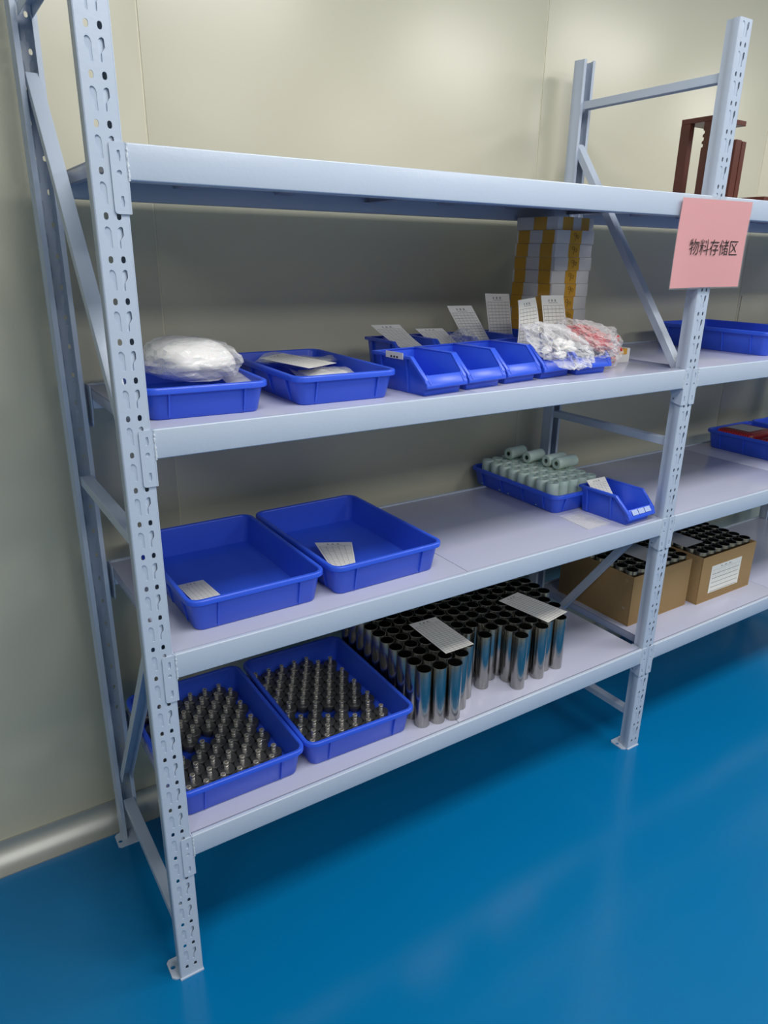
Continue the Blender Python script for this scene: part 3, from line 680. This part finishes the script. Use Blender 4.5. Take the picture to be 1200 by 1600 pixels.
obj('contents', lump('contents', None, 0.079, 0.100, 0.037, 0.16, 1.3, M['whitebag'], 5, 1.1, -0.026, False), bag, (0, 0, 0.027))
obj('film', lump('film', None, 0.085, 0.106, 0.040, 0.24, 1.9, M['film'], 4, 4.2, -0.027), bag, (0, 0, 0.027))
RING = MB()
RING.rings([[((0.0085 + 0.0028 * math.cos(q)) * math.cos(a), (0.0085 + 0.0028 * math.cos(q)) * math.sin(a), 0.0028 * math.sin(q)) for q in [2 * PI * k / 6 for k in range(6)]] for a in [2 * PI * i / 12 for i in range(13)]])
RING = RING.mesh('ring', M['red'], 60)
bag = thing('plastic_bag', 'clear bag of white nylon parts lying over the fourth front bin', 'bag', (1.048, 0.108, S3 + 0.050))
bag.rotation_euler = (0.45, 0.10, 0.0)
for i in range(18):
    a = random.uniform(0, 6.28); rr = random.uniform(0, 1) ** 0.5
    obj('white_part', lump('white_part', None, 0.013, 0.011, 0.006, 0.25, 1.5, M['whitebag'], 2, i * 1.3), bag, (rr * 0.046 * math.cos(a), rr * 0.044 * math.sin(a), 0.020 + random.uniform(-0.008, 0.014)), (random.uniform(-1, 1), random.uniform(-1, 1), a))
obj('film', lump('film', None, 0.070, 0.070, 0.030, 0.62, 2.4, M['film'], 5, 8.3, -0.024), bag, (0, 0, 0.026))
bag = thing('plastic_bag', 'clear bag of red plastic rings draped over the rightmost front bin', 'bag', (1.168, 0.128, S3 + 0.060))
bag.rotation_euler = (0.35, 0.12, 0.2)
obj('red_core', lump('red_core', None, 0.052, 0.050, 0.020, 0.35, 2.2, M['red'], 4, 3.3), bag, (0.004, 0, 0.024))
for i in range(52):
    u, v_ = random.uniform(-1, 1), random.uniform(-1, 1)
    zz = 0.024 + 0.024 * (1 - 0.6 * (u * u + v_ * v_)) * random.uniform(0.7, 1)
    obj('red_ring', RING, bag, (u * 0.052, v_ * 0.048, zz), (random.uniform(-1.0, 1.0), random.uniform(-1.0, 1.0), 0))
obj('film', lump('film', None, 0.070, 0.066, 0.034, 0.45, 2.6, M['film'], 5, 12.7, -0.028), bag, (0, 0, 0.024))
bag = thing('plastic_bag', 'small clear bag of red rings hanging at the right end of the front bins', 'bag', (1.256, 0.140, S3 + 0.002))
for i in range(40):
    u, v_ = random.uniform(-1, 1), random.uniform(-1, 1)
    obj('red_ring', RING, bag, (u * 0.028, v_ * 0.030, 0.018 + 0.062 * random.random()), (random.uniform(-1.3, 1.3), random.uniform(-1.3, 1.3), 0))
obj('film', lump('film', None, 0.040, 0.044, 0.052, 0.35, 2.8, M['film'], 4, 21.7, -0.046), bag, (0, 0, 0.048))
bag = thing('plastic_bag', 'crumpled empty clear bag in the second bin of the back row', 'bag', (0.925, 0.315, S3 + 0.040))
obj('film', lump('film', None, 0.030, 0.034, 0.036, 0.6, 3.2, M['film'], 4, 31.0), bag, (0, 0, 0.016))
# flat bags and card in the shallow tray
zt = S3 + 0.050
def flatbag(c, w, d, rz, lab, amp, sd):
    b = MB(); n = 16; vs = []
    for s in (1, -1):
        for j in range(n + 1):
            for i in range(n + 1):
                x, y = (i / n - .5) * w, (j / n - .5) * d
                e = (1 - (2 * i / n - 1) ** 4) * (1 - (2 * j / n - 1) ** 4)
                z = noise.noise(Vector((x * 18 + sd, y * 18, sd))) * amp * 1.6 + s * e * amp * (0.5 + 0.4 * noise.noise(Vector((x * 40, y * 40, sd + s))))
                vs.append((x, y, z))
    k = (n + 1) ** 2; fs = []
    for o_ in (0, k):
        for j in range(n):
            for i in range(n):
                a = o_ + j * (n + 1) + i; fs.append((a, a + 1, a + n + 2, a + n + 1))
    b.add(vs, fs); t = thing('zip_bag', lab, 'bag', c, rz)
    obj('film', b.mesh('film', M['zipbag'], 80), t)
    obj('contents', MB().box(-w * .36, w * .36, -d * .36, d * .36, -0.0015, 0.0015).mesh('contents', M['whitebag'], 30, 0.001, 2), t)
    return t
flatbag((0.455, 0.330, zt - 0.004), 0.15, 0.17, 0.6, 'clear flat bag with white contents at the back of the shallow tray', 0.012, 1.0)
flatbag((0.452, 0.190, zt - 0.014), 0.13, 0.15, -0.2, 'clear flat bag with white contents at the front of the shallow tray', 0.010, 7.0)
sheet('stock_card', [(0.392, 0.150, zt + 0.006), (0.478, 0.190, zt + 0.006), (0.420, 0.330, zt + 0.014), (0.345, 0.290, zt + 0.012)], M['print2'], 'printed card lying on the clear bags in the shallow tray', group='stock cards')
t = sheet('film_sheet', [(0.205, 0.100, S3 + 0.040), (0.262, 0.095, S3 + 0.046), (0.264, 0.200, S3 + 0.054), (0.215, 0.205, S3 + 0.052)], M['zipbag'], 'flat clear plastic flap at the right side of the white bag', 'plastic film')
# red net packs in the right-bay tray
for (x, y, z, a, lab) in ((2.385, 0.355, S2 + 0.060, 0.0, 'red net pack with a grey card on top, left in the right-bay tray'), (2.405, 0.195, S2 + 0.052, 0.1, 'red net pack nearer the camera in the right-bay tray')):
    t = thing('net_pack', lab, 'pack', (x, y, z), a, 'red net packs')
    b = MB(); rg = []
    for zz, ins in ((-0.018, 0.008), (-0.012, 0.001), (0.010, 0.0), (0.018, 0.004), (0.022, 0.014)): rg.append(rrect(0.165 - 2 * ins, 0.145 - 2 * ins, 0.018, zz))
    b.rings(rg, 0, True, True, True); obj('contents', b.mesh('contents', M['redmesh'], 50), t)
    for k in range(14):
        for s in (-1, 1):
            obj('red_ring', RING, t, (s * 0.079, -0.062 + 0.0095 * k, 0.006), (PI / 2, 0.5, 0))
    sheet('card', [(x - 0.055, y - 0.045, z + 0.0235), (x + 0.05, y - 0.045, z + 0.0235), (x + 0.05, y + 0.05, z + 0.0235), (x - 0.055, y + 0.05, z + 0.0235)], M['grey'], parent=t)

# ------------------------------------------------------------------ brown stand on the top shelf
t = thing('wooden_stand', 'dark red-brown stand with notched posts and a top plate on the top shelf', 'stand', (1.572, 0.130, S4))
def notched(h):
    q = [(0, 0), (0.028, 0), (0.028, h - 0.062)]
    for k in range(3): z = h - 0.060 + 0.016 * k; q += [(0.0235, z), (0.0235, z + 0.007), (0.028, z + 0.007), (0.028, z + 0.013)]
    q += [(0.028, h), (0, h)]
    return q
PST = MB().prism(notched(0.196), lambda p, a: (a, p[0], p[1]), 0.0, 0.020).mesh('post', M['brown'], 20, 0.0006, 1)
obj('post', PST, t, (0, 0.0, 0)); obj('post', MB().box(0, 0.020, 0.070, 0.098, 0, 0.196).mesh('post', M['brown'], 20, 0.0006, 1), t)
obj('top_plate', MB().box(0.0, 0.150, 0.005, 0.098, 0.196, 0.2085).mesh('top_plate', M['brown'], 20, 0.0008, 1), t)
obj('base', MB().box(0.0, 0.150, 0.0, 0.098, -0.0, 0.006).mesh('base', M['brown'], 20, 0.0008, 1), t, (0, 0, 0))
t = thing('wooden_channel', 'upright red-brown pair of boards right of the middle post on the top shelf', 'board', (1.640, 0.092, S4), 0.05)
obj('board', MB().box(-0.0165, 0.0095, 0, 0.010, 0, 0.152).mesh('board', M['brown'], 20, 0.0008, 1), t)
obj('board', MB().box(0.014, 0.033, 0, 0.010, 0, 0.150).mesh('board', M['brown'], 20, 0.0008, 1), t)
obj('back', MB().box(-0.0165, 0.033, 0.010, 0.018, 0, 0.145).mesh('back', M['brown'], 20, 0.0008, 1), t)
b = MB().box(0, 0.42, 0, 0.085, 0, 0.018)
tag(obj('wooden_board', b.mesh('wooden_board', M['brown'], 20, 0.001, 1), None, (1.724, 0.048, S4)), 'flat red-brown board lying on the top shelf at the right edge', 'board')

# ------------------------------------------------------------------ pink sign
sgn = thing('laminated_sign', 'pink laminated sign with black Chinese characters taped to the middle post', 'sign', (1.437, -0.0085, 1.517), 0.0)
def curve_sheet(name, w, h, y, material, th=0.0006, shear=0.006, par=None):
    vs = []; n = 14; fs = []
    for s in (0, 1):
        for j in range(n + 1):
            for i in range(n + 1):
                u, v = i / n - .5, j / n - .5
                yy = y - 0.008 * max(0, 0.1 - v) ** 1.2 * abs(2 * u) ** 3 - 0.0004 * math.sin(6 * u + 2 * v) - (0.0 if s else th)
                vs.append((u * w + v * shear * 2, yy, v * h + u * 0.002))
    k = (n + 1) ** 2
    for j in range(n):
        for i in range(n):
            a = j * (n + 1) + i; fs.append((a, a + 1, a + n + 2, a + n + 1)); fs.append((k + a, k + a + n + 1, k + a + n + 2, k + a + 1))
    return obj(name, MB().add(vs, fs).mesh(name, material, 80), par)
curve_sheet('paper', 0.282, 0.204, 0.0, M['pink'], par=sgn)
curve_sheet('laminate', 0.290, 0.211, -0.0012, M['lam'], th=0.0003, par=sgn)
def lettering(text, size, parent, loc, sx=1.0, name='lettering'):
    cu = bpy.data.curves.new(name, 'FONT'); cu.body = text; cu.size = size; cu.align_x = 'CENTER'; cu.align_y = 'CENTER'; cu.extrude = 0.0002; cu.offset = -0.0003; cu.resolution_u = 3
    tmp = bpy.data.objects.new(name, cu); COL.objects.link(tmp)
    dg = bpy.context.evaluated_depsgraph_get(); me = bpy.data.meshes.new_from_object(tmp.evaluated_get(dg))
    bpy.data.objects.remove(tmp); me.materials.clear(); me.materials.append(M['ink'])
    o = obj(name, me, parent, loc, (PI / 2, 0, 0)); o.scale = (sx, 1, 1)
    return o
lettering('物料存储区', 0.0405, sgn, (0.011, -0.0026, -0.010), 1.0)
# tag on the first bin
obj('tag', MB().box(-0.0646, -0.0637, 0.066, 0.122, 0.0700, 0.0835).mesh('tag', M['white'], 0), tagbin)
for k in range(3):
    obj('tag_mark', MB().box(-0.0650, -0.0645, 0.082 + 0.0095 * k, 0.087 + 0.0095 * k, 0.0715, 0.0755).mesh('tag_mark', M['ink'], 0), tagbin)
# cover plate on the wall under the third shelf
pl = obj('wall_cover', MB().box(0, 0.30, -0.004, 0, 0, 0.22).mesh('wall_cover', M['wall'], 30, 0.001, 2), None, (2.535, WALL, 1.128)); pl.name = 'trim_1'; pl['kind'] = 'structure'
print('objects', len(bpy.data.objects))
